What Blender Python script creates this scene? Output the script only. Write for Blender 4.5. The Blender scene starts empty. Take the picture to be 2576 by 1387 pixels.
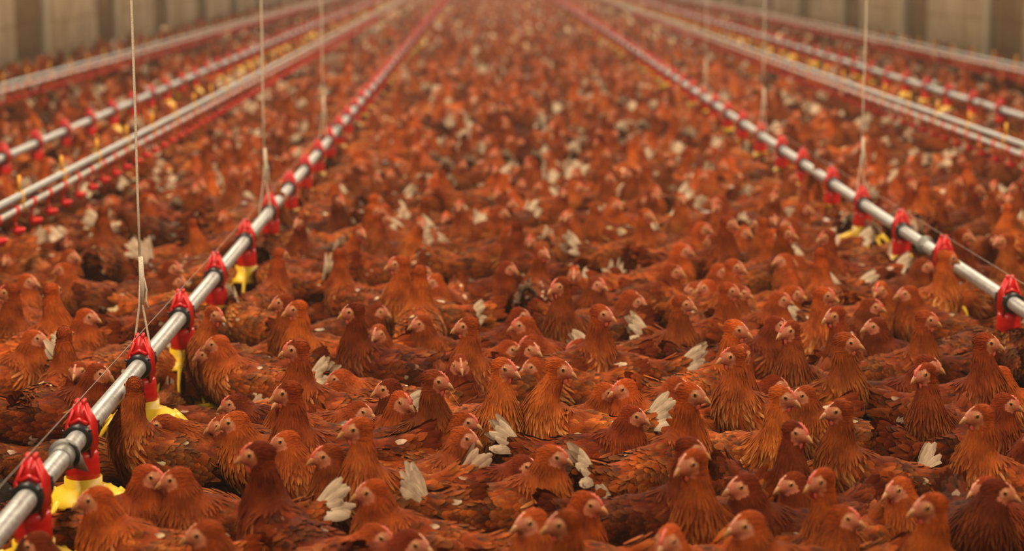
import bpy, math, random
import numpy as np
from mathutils import Matrix, Vector, Euler
PI = math.pi
COL = bpy.context.scene.collection
# ------------------------------------------------------------------ camera, light, exposure
# photo frame 2576 x 1387; lens 5000 px; the barn runs along +Y, its far point sits at pixel (1222, -110)
FPX, CX, CY = 5000.0, 1288.0, 693.5
CAMZ = 1.45
PITCH = math.atan((CY + 110) / FPX); YAW = math.atan((CX - 1222) / math.hypot(FPX, CY + 110))
SC = bpy.context.scene
cam = bpy.data.cameras.new('camera'); cam_o = bpy.data.objects.new('camera', cam); COL.objects.link(cam_o)
cam.sensor_width = 36; cam.lens = 36 * FPX / 2576; cam.clip_start = .05; cam.clip_end = 300
cam_o.location = (0, 0, CAMZ); cam_o.rotation_euler = (PI / 2 - PITCH, 0, -YAW)
cam.dof.use_dof = True; cam.dof.focus_distance = 5.05; cam.dof.aperture_fstop = 2.5
SC.camera = cam_o
SC.view_settings.view_transform = 'Standard'; SC.view_settings.look = 'None'
SC.view_settings.exposure = 0.0; SC.view_settings.gamma = 1.0; SC.view_settings.use_curve_mapping = False
SC.cycles.max_bounces = 4; SC.cycles.diffuse_bounces = 1; SC.cycles.glossy_bounces = 2; SC.cycles.transmission_bounces = 1
SC.cycles.volume_bounces = 0; SC.cycles.use_adaptive_sampling = True; SC.cycles.adaptive_threshold = .03
SC.cycles.caustics_reflective = False; SC.cycles.caustics_refractive = False

world = bpy.data.worlds.new('world'); SC.world = world; world.use_nodes = True
wb = world.node_tree.nodes['Background']; wb.inputs[0].default_value = (1, .8, .6, 1); wb.inputs[1].default_value = 0.0
vs = world.node_tree.nodes.new('ShaderNodeVolumeScatter')      # the dusty air of the barn
vs.inputs['Density'].default_value = .0027; vs.inputs['Color'].default_value = (1, .84, .72, 1)
world.node_tree.links.new(vs.outputs[0], world.node_tree.nodes['World Output'].inputs['Volume'])

WARM = (1.0, .82, .60)
def area(name, loc, rot, sx, sy, power, col=WARM):
    L = bpy.data.lights.new(name, 'AREA'); L.shape = 'RECTANGLE'; L.size = sx; L.size_y = sy; L.energy = power; L.color = col
    o = bpy.data.objects.new(name, L); COL.objects.link(o); o.location = loc; o.rotation_euler = rot; return o
WALL_L, WALL_R, NEAR, FAR, CEIL = -5.15, 5.95, -6.0, 84.0, 3.3
# rows of lamps under the ceiling, and an added soft fill from behind the camera
for i, (y, ln) in enumerate(((10.3, 20), (36.5, 32), (67.5, 30))):
    for x in (-1.5, 2.3):
        area('ceiling_light', (x, y, CEIL - .05), (0, 0, 0), .30, ln, (32.5, 25, 24)[i] * ln)
area('front_fill', (.4, NEAR - .3, 1.9), (PI / 2, 0, 0), 9, 2.6, 40, (1, .86, .68))  # added fill for the hens' fronts, stands for no known source

cp, sp_ = math.cos(PITCH), math.sin(PITCH); cyw, syw = math.cos(YAW), math.sin(YAW)
def at(px, py, z):
    """the point at height z seen at photo pixel (px, py)"""
    a, b = (px - CX) / FPX, (CY - py) / FPX
    f = np.array([syw * cp, cyw * cp, -sp_]); r = np.array([cyw, -syw, 0]); u = np.cross(r, f)
    d = f + a * r + b * u; t = (z - CAMZ) / d[2]
    return np.array([0, 0, CAMZ]) + d * t
def pix(P):
    P = np.asarray(P, float) - (0, 0, CAMZ)
    f = np.array([syw * cp, cyw * cp, -sp_]); r = np.array([cyw, -syw, 0]); u = np.cross(r, f)
    d = P @ f; return CX + FPX * (P @ r) / d, CY - FPX * (P @ u) / d, d
# ------------------------------------------------------------------ materials
def new_mat(name):
    m = bpy.data.materials.new(name); m.use_nodes = True
    nt = m.node_tree
    return m, nt, nt.nodes['Principled BSDF']

def node(nt, kind, **kw):
    n = nt.nodes.new(kind)
    for k, v in kw.items():
        if k.startswith('i_'):
            n.inputs[k[2:].replace('_', ' ')].default_value = v
        else:
            setattr(n, k, v)
    return n

def noise(nt, scale, detail=2.0, coord=None, rough=0.5):
    n = node(nt, 'ShaderNodeTexNoise'); n.inputs['Scale'].default_value = scale
    n.inputs['Detail'].default_value = detail; n.inputs['Roughness'].default_value = rough
    if coord is not None: nt.links.new(coord, n.inputs['Vector'])
    return n

def ramp(nt, fac, stops):
    r = node(nt, 'ShaderNodeValToRGB')
    while len(r.color_ramp.elements) < len(stops): r.color_ramp.elements.new(0.5)
    for e, (p, c) in zip(r.color_ramp.elements, stops):
        e.position = p; e.color = (*c, 1) if len(c) == 3 else c
    nt.links.new(fac, r.inputs['Fac'])
    return r

def mixc(nt, a, b, fac, mode='MULTIPLY'):
    m = node(nt, 'ShaderNodeMix', data_type='RGBA', blend_type=mode)
    for i, v in ((0, fac), (6, a), (7, b)):
        if hasattr(v, 'links') or hasattr(v, 'is_linked'): nt.links.new(v, m.inputs[i])
        elif i == 0: m.inputs[0].default_value = v
        else: m.inputs[i].default_value = (*v, 1) if len(v) == 3 else v
    return m.outputs[2]

def plain(name, col, rough=0.5, metal=0.0, nscale=None, namt=0.25, bump=0.0, spec=0.5):
    m, nt, p = new_mat(name)
    p.inputs['Roughness'].default_value = rough; p.inputs['Metallic'].default_value = metal
    p.inputs['Specular IOR Level'].default_value = spec
    tc = node(nt, 'ShaderNodeTexCoord')
    n = noise(nt, nscale or 30, 3, tc.outputs['Object'])
    lo = tuple(c * (1 - namt) for c in col); hi = tuple(min(1, c * (1 + namt * .6)) for c in col)
    r = ramp(nt, n.outputs['Fac'], [(0.3, lo), (0.7, hi)])
    nt.links.new(r.outputs['Color'], p.inputs['Base Color'])
    if bump:
        b = node(nt, 'ShaderNodeBump'); b.inputs['Strength'].default_value = bump; b.inputs['Distance'].default_value = .002
        nt.links.new(n.outputs['Fac'], b.inputs['Height']); nt.links.new(b.outputs['Normal'], p.inputs['Normal'])
    return m

def feather_mat(name, instanced):
    m, nt, p = new_mat(name)
    p.inputs['Roughness'].default_value = .7
    p.inputs['Specular IOR Level'].default_value = .05
    a = node(nt, 'ShaderNodeAttribute', attribute_name='col')
    if instanced:
        t = node(nt, 'ShaderNodeAttribute', attribute_name='tint', attribute_type='INSTANCER'); tint = t.outputs['Color']
    else:
        t = node(nt, 'ShaderNodeObjectInfo'); tint = t.outputs['Color']
    tc = node(nt, 'ShaderNodeTexCoord')
    uv = node(nt, 'ShaderNodeUVMap', uv_map='uv')
    mp = node(nt, 'ShaderNodeMapping'); mp.inputs['Scale'].default_value = (9, 1.2, 1)
    nt.links.new(uv.outputs['UV'], mp.inputs['Vector'])
    barbs = noise(nt, 2.2, 2, mp.outputs['Vector'])
    blot = noise(nt, 16, 3, tc.outputs['Object'])
    r1 = ramp(nt, barbs.outputs['Fac'], [(.3, (.62, .58, .55)), (.72, (1.25, 1.28, 1.3))])
    r2 = ramp(nt, blot.outputs['Fac'], [(.36, (.62, .56, .54)), (.64, (1.18, 1.18, 1.18))])
    c = mixc(nt, a.outputs['Color'], tint, 1.0)
    c = mixc(nt, c, r1.outputs['Color'], .8)
    c = mixc(nt, c, r2.outputs['Color'], 1.0)
    nt.links.new(c, p.inputs['Base Color'])
    b = node(nt, 'ShaderNodeBump'); b.inputs['Strength'].default_value = .35; b.inputs['Distance'].default_value = .001
    nt.links.new(barbs.outputs['Fac'], b.inputs['Height']); nt.links.new(b.outputs['Normal'], p.inputs['Normal'])
    return m

# ------------------------------------------------------------------ mesh helpers
def mesh_np(name, V, F, col=None, mats=(), midx=None, uv=None, smooth=True):
    """V (n,3); F a list of int arrays (k,4) or (k,3)."""
    me = bpy.data.meshes.new(name)
    F = [np.asarray(f) for f in F if len(f)]
    loops = np.concatenate([f.ravel() for f in F]); cnt = np.concatenate([np.full(len(f), f.shape[1]) for f in F])
    me.vertices.add(len(V)); me.vertices.foreach_set('co', np.asarray(V, 'f').ravel())
    me.loops.add(len(loops)); me.loops.foreach_set('vertex_index', loops.astype('i'))
    me.polygons.add(len(cnt)); st = np.concatenate([[0], np.cumsum(cnt)[:-1]])
    me.polygons.foreach_set('loop_start', st.astype('i'))
    if smooth: me.polygons.foreach_set('use_smooth', np.ones(len(cnt), bool))
    for m in mats: me.materials.append(m)
    if midx is not None: me.polygons.foreach_set('material_index', np.asarray(midx, 'i'))
    if col is not None:
        a = me.attributes.new('col', 'FLOAT_COLOR', 'POINT')
        a.data.foreach_set('color', np.concatenate([col, np.ones((len(col), 1))], 1).astype('f').ravel())
    if uv is not None:
        u = me.uv_layers.new(name='uv'); u.data.foreach_set('uv', uv[loops].astype('f').ravel())
    me.update(calc_edges=True)
    return me

def linked(name, me, parent=None):
    o = bpy.data.objects.new(name, me); COL.objects.link(o)
    if parent is not None: o.parent = parent
    return o

class Geo:
    """collects simple shapes into one mesh"""
    def __init__(s): s.V = []; s.F4 = []; s.F3 = []; s.n = 0
    def add(s, V, F4=(), F3=()):
        V = np.asarray(V, float); s.V.append(V)
        if len(F4): s.F4.append(np.asarray(F4) + s.n)
        if len(F3): s.F3.append(np.asarray(F3) + s.n)
        s.n += len(V); return s
    def box(s, x0, x1, y0, y1, z0, z1):
        V = [(x, y, z) for x in (x0, x1) for y in (y0, y1) for z in (z0, z1)]
        return s.add(V, [(0, 1, 3, 2), (4, 6, 7, 5), (0, 4, 5, 1), (2, 3, 7, 6), (0, 2, 6, 4), (1, 5, 7, 3)])
    def tube(s, P, R, seg=12, cap=True):
        P = np.asarray(P, float); R = np.broadcast_to(np.asarray(R, float), (len(P),)) if np.ndim(R) < 2 else R
        T = np.gradient(P, axis=0); T /= np.linalg.norm(T, axis=1)[:, None] + 1e-12
        up = np.array([0, 0, 1.]) if abs(T[0][2]) < .9 else np.array([1., 0, 0])
        a = np.cross(T, up); a /= np.linalg.norm(a, axis=1)[:, None] + 1e-12; b = np.cross(T, a)
        th = np.linspace(0, 2 * PI, seg, endpoint=False)
        V = (P[:, None] + R[:, None, None] * (np.cos(th)[None, :, None] * a[:, None] + np.sin(th)[None, :, None] * b[:, None])).reshape(-1, 3)
        i = np.arange(len(P) - 1)[:, None] * seg; j = np.arange(seg); k = (j + 1) % seg
        F = np.stack([i + j, i + k, i + seg + k, i + seg + j], -1).reshape(-1, 4)
        F3 = []
        if cap:
            V = np.concatenate([V, P[:1], P[-1:]]); c0 = len(V) - 2
            F3 = [(c0, k_, j_) for j_, k_ in zip(j, k)] + [(c0 + 1, (len(P) - 1) * seg + j_, (len(P) - 1) * seg + k_) for j_, k_ in zip(j, k)]
        return s.add(V, F, F3)
    def ell(s, c, r, nu=14, nv=9):
        u = np.linspace(0, 2 * PI, nu, endpoint=False); v = np.linspace(0, PI, nv)
        V = np.stack([np.outer(np.sin(v), np.cos(u)) * r[0] + c[0], np.outer(np.sin(v), np.sin(u)) * r[1] + c[1], np.outer(np.cos(v), np.ones(nu)) * r[2] + c[2]], -1).reshape(-1, 3)
        i = np.arange(nv - 1)[:, None] * nu; j = np.arange(nu); k = (j + 1) % nu
        return s.add(V, np.stack([i + j, i + nu + j, i + nu + k, i + k], -1).reshape(-1, 4))
    def lathe(s, prof, c=(0, 0, 0), seg=24):
        prof = np.asarray(prof, float); u = np.linspace(0, 2 * PI, seg, endpoint=False)
        V = np.stack([np.outer(prof[:, 0], np.cos(u)) + c[0], np.outer(prof[:, 0], np.sin(u)) + c[1], np.outer(prof[:, 1], np.ones(seg)) + c[2]], -1).reshape(-1, 3)
        i = np.arange(len(prof) - 1)[:, None] * seg; j = np.arange(seg); k = (j + 1) % seg
        return s.add(V, np.stack([i + j, i + k, i + seg + k, i + seg + j], -1).reshape(-1, 4))
    def xf(s, M):
        A = np.array(M)[:3, :3]; t = np.array(M)[:3, 3]
        s.V = [v @ A.T + t for v in s.V]; return s
    def mesh(s, name, mat, smooth=True):
        return mesh_np(name, np.concatenate(s.V), [np.concatenate(f) for f in (s.F4, s.F3) if f], mats=[mat], smooth=smooth)

def rotz(a): c, s = math.cos(a), math.sin(a); return np.array([[c, -s, 0], [s, c, 0], [0, 0, 1.]])
def roty(a): c, s = math.cos(a), math.sin(a); return np.array([[c, 0, s], [0, 1, 0], [-s, 0, c]])   # + = nose down

# ------------------------------------------------------------------ the hen
def surface_nets(f, lo, hi, h):
    """smooth closed surface of f<0, vertices pulled onto the true surface, with normals"""
    n = np.ceil((np.array(hi) - lo) / h).astype(int) + 1
    ax = [lo[i] + h * np.arange(n[i]) for i in range(3)]
    G = np.stack(np.meshgrid(*ax, indexing='ij'), -1)
    K = 4; m = [np.arange(0, n[i] + K, K) for i in range(3)]      # look coarsely first, finely only near the surface
    Gc = np.stack(np.meshgrid(*[lo[i] + h * m[i] for i in range(3)], indexing='ij'), -1); vc = f(Gc.reshape(-1, 3)).reshape([len(q) for q in m])
    ii = [np.minimum((np.arange(n[i]) + K // 2) // K, len(m[i]) - 1) for i in range(3)]
    v = vc[np.ix_(*ii)].copy(); nearby = np.abs(v) < 6.5 * h
    v[nearby] = f(G[nearby])
    c = [v[i:n[0] - 1 + i, j:n[1] - 1 + j, k:n[2] - 1 + k] for i in (0, 1) for j in (0, 1) for k in (0, 1)]
    st = np.stack(c, -1); act = (st.min(-1) < 0) & (st.max(-1) >= 0)
    idx = -np.ones(act.shape, int); cells = np.argwhere(act); idx[tuple(cells.T)] = np.arange(len(cells))
    cv = st[tuple(cells.T)]; offs = np.array([(i, j, k) for i in (0, 1) for j in (0, 1) for k in (0, 1)], float)
    acc = np.zeros((len(cells), 3)); cnt = np.zeros(len(cells))
    for a in range(8):
        for b in range(a + 1, 8):
            if np.abs(offs[a] - offs[b]).sum() != 1: continue
            va, vb = cv[:, a], cv[:, b]; m = (va < 0) != (vb < 0)
            t = np.where(m, va / np.where(m, va - vb, 1), 0)
            acc += m[:, None] * (offs[a] + t[:, None] * (offs[b] - offs[a])); cnt += m
    P = np.array(lo) + h * (cells + acc / cnt[:, None])
    Q = []
    for d in range(3):
        a, b = (d + 1) % 3, (d + 2) % 3
        s0 = [slice(None)] * 3; s1 = [slice(None)] * 3; s0[d] = slice(0, -1); s1[d] = slice(1, None)
        x0, x1 = v[tuple(s0)], v[tuple(s1)]
        e = np.argwhere((x0 < 0) != (x1 < 0)); e = e[(e[:, a] > 0) & (e[:, b] > 0)]
        flip = v[tuple(e.T)] < 0
        def at(da, db):
            q = e.copy(); q[:, a] -= da; q[:, b] -= db; return idx[tuple(q.T)]
        q = np.stack([at(0, 0), at(1, 0), at(1, 1), at(0, 1)], -1)
        q[~flip] = q[~flip][:, ::-1]; Q.append(q)
    def grad(P):
        e = h * .3; g = np.stack([f(P + d) - f(P - d) for d in np.eye(3) * e], -1) / (2 * e); return g
    for _ in range(2):
        g = grad(P); P = P - np.clip(f(P), -h, h)[:, None] * g / (np.sum(g * g, -1)[:, None] + 1e-9)
    g = grad(P); N = g / (np.linalg.norm(g, axis=1)[:, None] + 1e-9)
    return P, np.concatenate(Q), N

def bez(P, n):
    t = np.linspace(0, 1, n)[:, None]; P = np.asarray(P, float)
    return (1 - t) ** 3 * P[0] + 3 * t * (1 - t) ** 2 * P[1] + 3 * t * t * (1 - t) * P[2] + t ** 3 * P[3]

# neck poses: bezier points from chest to head centre, head pitch (+ = beak down)
NECKS = {
    'h': ([(.070, .215), (.150, .250), (.075, .315), (.108, .368)], .26),
    'm': ([(.070, .210), (.140, .235), (.085, .280), (.120, .322)], .28),
    'l': ([(.060, .205), (.120, .215), (.095, .255), (.128, .284)], .30),
    'f': ([(.070, .210), (.130, .225), (.150, .270), (.215, .285)], .34),
    'd': ([(.070, .205), (.150, .230), (.190, .190), (.200, .120)], 1.2),
}
RUST = np.array((.30, .048, .0065)); GOLD = np.array((.72, .235, .047)); DARK = np.array((.040, .012, .008))
CREAM = np.array((.90, .70, .48)); SKIN = np.array((.47, .185, .082)); STRAW = np.array((.88, .46, .17)); DEEP = np.array((.15, .030, .009))

HS = 1.2   # head size
def hen_frame(neck, yaw):
    pts, pitch = NECKS[neck]
    p = np.array([(x, 0, z) for x, z in pts])
    # the neck leans a little into the turn, the head turns fully
    A = rotz(yaw); piv = p[0] + (.035, 0, 0)
    p[3] = piv + A @ (p[3] - piv) * (1, 1, 1) * 1.0 if neck in 'fd' else p[3] + (A @ np.array([.024, 0, 0]) - np.array([.024, 0, 0]))
    if neck in 'fd': p[2] = piv + rotz(yaw * .6) @ (p[2] - piv)
    R = A @ roty(pitch)
    return p, R

def hen_sdf(neck, yaw):
    p, R = hen_frame(neck, yaw)
    E = []   # ellipsoids: centre, radii, rotation
    def e(c, r, rot=None): E.append((np.array(c, float), np.array(r, float), np.eye(3) if rot is None else rot))
    tilt = roty(-.20)
    e((-.010, 0, .188), (.122, .068, .078), tilt)
    e((.062, 0, .192), (.066, .064, .080))
    e((-.105, 0, .196), (.075, .047, .050), roty(.35))
    e((-.165, 0, .225), (.055, .026, .028), roty(.55))
    e((-.02, 0, .135), (.065, .056, .045))
    for s in (-1, 1):
        e((-.025, s * .056, .198), (.108, .018, .050), roty(.04) @ rotz(s * -.04))
    n = 9; C = bez(p, n); t = np.linspace(0, 1, n)
    rad = .047 * (1 - t) ** 1.8 + .0190 + (.004 if neck in 'ml' else 0)
    for c, r in zip(C[:-1], rad): e(c, (r, r * .93, r))
    hc = p[3]
    e(hc, (.0262 * HS, .0180 * HS, .0195 * HS), R)
    e(hc + R @ np.array((.0165, 0, -.0030)) * HS, (.0160 * HS, .0112 * HS, .0112 * HS), R)
    ks = [.022] * (7 + n - 1) + [.009, .006]
    def f(P):
        d = None
        for (c, r, M), k in zip(E, ks):
            q = (P - c) @ M
            k0 = np.linalg.norm(q / r, axis=1); k1 = np.linalg.norm(q / (r * r), axis=1) + 1e-9
            x = k0 * (k0 - 1) / k1
            if d is None: d = x; continue
            hh = np.clip(.5 + .5 * (d - x) / k, 0, 1); d = d * (1 - hh) + x * hh - k * hh * (1 - hh)
        return d
    return f, p, R, C, rad

def feathers(P, D, N, L, W, lift, base, tip, rows=5, rng=None, pointed=0.0, edge=None):
    """ovate curved blades, all in one batch: returns V, quads, colour, uv"""
    n = len(P); S = np.cross(D, N)
    t = np.linspace(0, 1, rows)
    w = np.where(t < .6, .55 + .75 * t, 1.0 * np.sqrt(np.clip(1 - ((t - .55) / .47) ** 2, 0, 1)) + .0)
    w = w * (1 - pointed) + pointed * (np.sin(PI * np.clip(t * .85 + .12, 0, 1)) ** .8)
    w[-1] = max(w[-1], .12)
    curl = rng.normal(0, .08, n)
    V = np.zeros((n, rows, 3, 3)); C = np.zeros((n, rows, 3, 3)); U = np.zeros((n, rows, 3, 2)); ru = rng.random(n)[:, None] * 7
    for j in range(rows):
        c = P + D * (L * t[j])[:, None] + N * (.0004 + lift * t[j] - .45 * lift * t[j] ** 3)[:, None]
        for k, s in enumerate((-1, 0, 1)):
            off = s * w[j] * .5 * W
            V[:, j, k] = c + S * (off + curl * L * t[j] ** 2)[:, None] - N * (abs(s) * .18 * W * w[j])[:, None]
            cc = base * (1 - t[j] ** 1.5)[None] if False else base + (tip - base) * t[j] ** 1.6
            if edge is not None and (abs(s) or j == rows - 1): cc = cc * .45 + edge * .55
            C[:, j, k] = cc; U[:, j, k, 0] = ru[:, 0] + s * .5; U[:, j, k, 1] = t[j] + ru[:, 0]
    a = np.arange(n)[:, None, None] * rows * 3 + np.arange(rows - 1)[None, :, None] * 3 + np.arange(2)[None, None]
    Q = np.stack([a, a + 3, a + 4, a + 1], -1).reshape(-1, 4)
    return V.reshape(-1, 3), Q, C.reshape(-1, 3), U.reshape(-1, 2)

def dart(P, spacing, rng):
    """indices of a random subset of P about spacing apart (spacing per point)"""
    order = rng.permutation(len(P)); keep = []; grid = {}
    cell = float(spacing.max())
    K = np.floor(P / cell).astype(int)
    for i in order:
        k = K[i]; ok = True; s2 = spacing[i] ** 2
        for dx in (-1, 0, 1):
            for dy in (-1, 0, 1):
                for dz in (-1, 0, 1):
                    for j in grid.get((k[0] + dx, k[1] + dy, k[2] + dz), ()):
                        if ((P[i] - P[j]) ** 2).sum() < s2: ok = False; break
                    if not ok: break
                if not ok: break
            if not ok: break
        if ok: keep.append(i); grid.setdefault(tuple(k), []).append(i)
    return np.array(keep)

SIT = .088   # how far a settled bird's body drops
def hen_body(neck, yaw, seed, lod=0, cream=.04, sit=False):
    """one continuous body surface clothed in feathers, plus shanks; lod 0 near .. 2 far"""
    rng = np.random.default_rng(seed)
    f, p, R, C, rad = hen_sdf(neck, yaw)
    h = (.0050, .011, .019)[lod]
    V, Q, N = surface_nets(f, (-.26, -.26, .05), (.32, .26, .43), h)
    hl = (V - p[3]) @ R / HS                                   # in head space
    nearneck = np.min(np.linalg.norm(V[:, None] - C[None], axis=2) - rad[None] * 1.0, axis=1)
    ti = np.argmin(np.linalg.norm(V[:, None] - C[None], axis=2), axis=1)
    T = np.gradient(C, axis=0); T /= np.linalg.norm(T, axis=1)[:, None]
    isneck = (nearneck < .012) & (V[:, 2] > .19 - .06 * (neck == 'd')) & ((ti > 0) | (V[:, 0] > .06))
    ishead = (np.linalg.norm(hl / (.034, .026, .027), axis=1) < 1.0)
    face = ishead & (hl[:, 2] < .0135) & (hl[:, 2] > -.0145 - .004 * (hl[:, 0] > .012))
    face &= (hl[:, 0] > .001 + .55 * np.maximum(0, hl[:, 2]) + .3 * np.maximum(0, -.004 - hl[:, 2]))
    face &= ishead
    flow = np.tile(np.array([-1, 0, -.12]), (len(V), 1))
    front = np.clip((V[:, 0] - .05) / .06, 0, 1)[:, None]; flow = flow * (1 - front) + np.array([-.45, 0, -1.]) * front
    flow[isneck] = -T[ti[isneck]] + np.array([0, 0, -.25])
    hb = ishead & ~face; flow[hb] = R @ np.array([-1, 0, -.35])
    flow = flow - N * (flow * N).sum(1)[:, None]; flow /= np.linalg.norm(flow, axis=1)[:, None] + 1e-9
    tn = ti / (len(C) - 1.)
    col = np.tile(RUST * .8, (len(V), 1))
    blot = .5 + .5 * np.sin(V[:, 0] * 61 + 3 * np.sin(V[:, 2] * 55 + seed)) * np.sin(V[:, 1] * 57 + seed * 1.7 + 2 * np.sin(V[:, 0] * 40))
    col = col * (.65 + .5 * blot[:, None])
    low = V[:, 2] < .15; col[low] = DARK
    if lod == 2:
        # far birds carry the feather pattern as plumage colour only
        r = rng.random(len(V)); col[(r < .10) & ~isneck] = GOLD * .9; col[r > 1 - cream * 1.6] = CREAM * .9
        tailm = V[:, 0] < -.165
        if seed % 3: col[tailm] = CREAM * .85
    col[isneck] = RUST * .95 + (GOLD - RUST) * (.25 * (1 - tn[isneck]))[:, None]
    col[face] = SKIN
    tipf = face & (hl[:, 0] > .018); col[tipf] = SKIN * (1.1, .95, .8)
    er = np.linalg.norm((hl - np.array((.0115, 0, .004))) * (1, 0, 1), axis=1)
    col[face & (er < .0075)] = SKIN * (1.2, 1.25, 1.2)
    red = face & (er > .0085) & (hl[:, 0] > .001); col[red] = SKIN * (.98, .72, .68)
    uv = np.stack([V[:, 0] * 30, V[:, 2] * 30], 1)
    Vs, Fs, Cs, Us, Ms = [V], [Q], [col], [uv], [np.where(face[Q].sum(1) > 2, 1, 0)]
    nb = len(V)
    def addf(args, mi=0):
        nonlocal nb
        v, q, c, u = args; Vs.append(v); Fs.append(q + nb); Cs.append(c); Us.append(u); Ms.append(np.full(len(q), mi)); nb += len(v)
    if lod < 2:
        dens = (1.0, 2.1)[lod]
        sp = np.full(len(V), .0108)
        sp[isneck] = .0058 + .0038 * (1 - tn[isneck]); sp[hb] = .0042
        sp *= dens
        ok = ~face & (V[:, 2] > .10) & ~(ishead & (hl[:, 0] > .013))
        ids = np.flatnonzero(ok); k = ids[dart(V[ids], sp[ids], rng)]
        for kind in ('body', 'neck', 'head'):
            sel = k[(hb[k] if kind == 'head' else (isneck[k] & ~hb[k]) if kind == 'neck' else ~(isneck[k] | hb[k]))]
            if not len(sel): continue
            n = len(sel); rnd = rng.random(n)[:, None]; r2 = rng.random(n)
            D = flow[sel] + rng.normal(0, .08 if kind == 'body' else .13, (n, 3)); Nn = N[sel]
            D -= Nn * (D * Nn).sum(1)[:, None]; D /= np.linalg.norm(D, axis=1)[:, None]
            if kind == 'body':
                L = rng.uniform(.023, .037, n) * dens ** .6; W = L * rng.uniform(.60, .78, n)
                base = RUST * (.35 + .85 * rnd); fld = (.5 + .5 * np.sin(V[sel, 0] * 38 + seed * 2.1 + 2.5 * np.sin(V[sel, 2] * 31 + seed)) * np.sin(V[sel, 1] * 33 + V[sel, 2] * 36 + seed * 1.3)); dk = (np.clip((r2 * .6 + fld * .6 - .55) * 4, 0, .9))[:, None]; base = base * (1 - dk) + DARK * dk
                tip = base * 1.0 + (GOLD - base) * (.06 + .30 * rng.random(n) ** 2)[:, None]
                cm = rng.random(n) < cream; tip[cm] = CREAM * .95; base[cm & (rnd[:, 0] < .5)] = CREAM * .75
                edge = tip * .7 + GOLD * .18
                addf(feathers(V[sel] - Nn * .001, D, Nn, L, W, L * .17, base, tip, 5 if lod == 0 else 3, rng, .1, edge))
            elif kind == 'neck':
                tt = tn[sel]
                L = (.019 + .020 * (1 - tt)) * rng.uniform(.8, 1.2, n) * dens ** .5; W = (.0044 + .0040 * (1 - tt)) * dens ** .8 * rng.uniform(.8, 1.15, n)
                base = RUST * (.72 + .5 * rnd)
                tip = base + (GOLD * 1.05 - base) * (.15 + .85 * (1 - tt) * rng.random(n) ** 1.3)[:, None]
                st = (np.clip((.55 - tt) * 2.2, 0, 1) * (rng.random(n) < .42))[:, None] * .7; tip = tip * (1 - st) + STRAW * st
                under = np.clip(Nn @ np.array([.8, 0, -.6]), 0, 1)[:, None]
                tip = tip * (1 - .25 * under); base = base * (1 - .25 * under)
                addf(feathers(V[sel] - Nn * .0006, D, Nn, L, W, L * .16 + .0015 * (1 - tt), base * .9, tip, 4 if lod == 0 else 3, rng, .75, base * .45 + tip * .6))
            else:
                L = rng.uniform(.008, .013, n) * dens; W = rng.uniform(.0036, .0052, n) * dens
                base = RUST * (.85 + .45 * rnd); tip = base * 1.15
                addf(feathers(V[sel] - Nn * .0004, D, Nn, L, W, L * .10, base, tip, 3, rng, .5))
        # folded wing: three overlapping rows of coverts and long quills
        for s in (-1, 1):
            for row, (x0, x1, z0, z1, L0, L1, W0, nn, out) in enumerate([(.045, -.105, .212, .218, .040, .055, .020, 9, .0735), (.01, -.12, .190, .205, .060, .085, .019, 9, .0715), (-.03, -.12, .168, .192, .075, .095, .017, 8, .0665)]):
                t = np.linspace(0, 1, nn)
                Pn = np.stack([x0 + (x1 - x0) * t, s * (out - .022 * t ** 2), z0 + (z1 - z0) * t], 1) + rng.normal(0, .0015, (nn, 3))
                D = np.tile(np.array([-1, s * -.14, .10 - .22 * (row == 0)]), (nn, 1)) + rng.normal(0, .04, (nn, 3)); D /= np.linalg.norm(D, axis=1)[:, None]
                Nn = np.tile(np.array([.0, s * .93, .38]), (nn, 1)); Nn -= D * (D * Nn).sum(1)[:, None]; Nn /= np.linalg.norm(Nn, axis=1)[:, None]
                base = RUST * rng.uniform(.5, 1.0, (nn, 1)); tip = base + (GOLD - base) * rng.uniform(0, .3, (nn, 1))
                cm = rng.random(nn) < cream * 2.2; tip[cm] = CREAM; base[cm] = CREAM * .7
                L = L0 + (L1 - L0) * t; addf(feathers(Pn, D, Nn, L, np.full(nn, W0) * 1.1, L * .05, base, tip, 5, rng, .1, tip * .75 + GOLD * .12))
        # saddle tuft over the tail root
        nn = 16; a = rng.uniform(-1.2, 1.2, nn)
        Pn = np.stack([rng.uniform(-.17, -.10, nn), np.sin(a) * .024, .225 + .022 * np.cos(a) + rng.normal(0, .003, nn)], 1)
        D = np.tile(np.array([-1, 0, .22]), (nn, 1)) + rng.normal(0, .12, (nn, 3)); D /= np.linalg.norm(D, axis=1)[:, None]
        Nn = np.stack([np.full(nn, .2), np.sin(a), np.cos(a)], 1); Nn -= D * (D * Nn).sum(1)[:, None]; Nn /= np.linalg.norm(Nn, axis=1)[:, None]
        base = RUST * rng.uniform(.6, 1.1, (nn, 1)); tip = base + (GOLD - base) * rng.uniform(.1, .7, (nn, 1))
        addf(feathers(Pn, D, Nn, rng.uniform(.04, .06, nn), rng.uniform(.012, .02, nn), np.full(nn, .006), base, tip, 5, rng, .4))
    # shanks and toes
    g = Geo()
    if lod < 2 and sit:
        # settled on folded legs: only the toes show under the breast
        for s in (-1, 1):
            for a in (-.5, 0, .5): g.tube([(.015, s * .036, SIT + .010), (.015 + .045 * math.cos(a), s * .036 + .045 * math.sin(a), SIT + .005)], [.0048, .003], 6)
    elif lod < 2:
        for s in (-1, 1):
            g.tube([(-.015, s * .035, .13), (-.02, s * .036, .08), (.0, s * .036, .012)], [.014, .006, .005], 8)
            for a in (-.5, 0, .5, PI):
                L = .045 if a != PI else .02
                g.tube([(.0, s * .036, .010), (L * math.cos(a), s * .036 + L * math.sin(a), .004)], [.0048, .003], 6)
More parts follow.
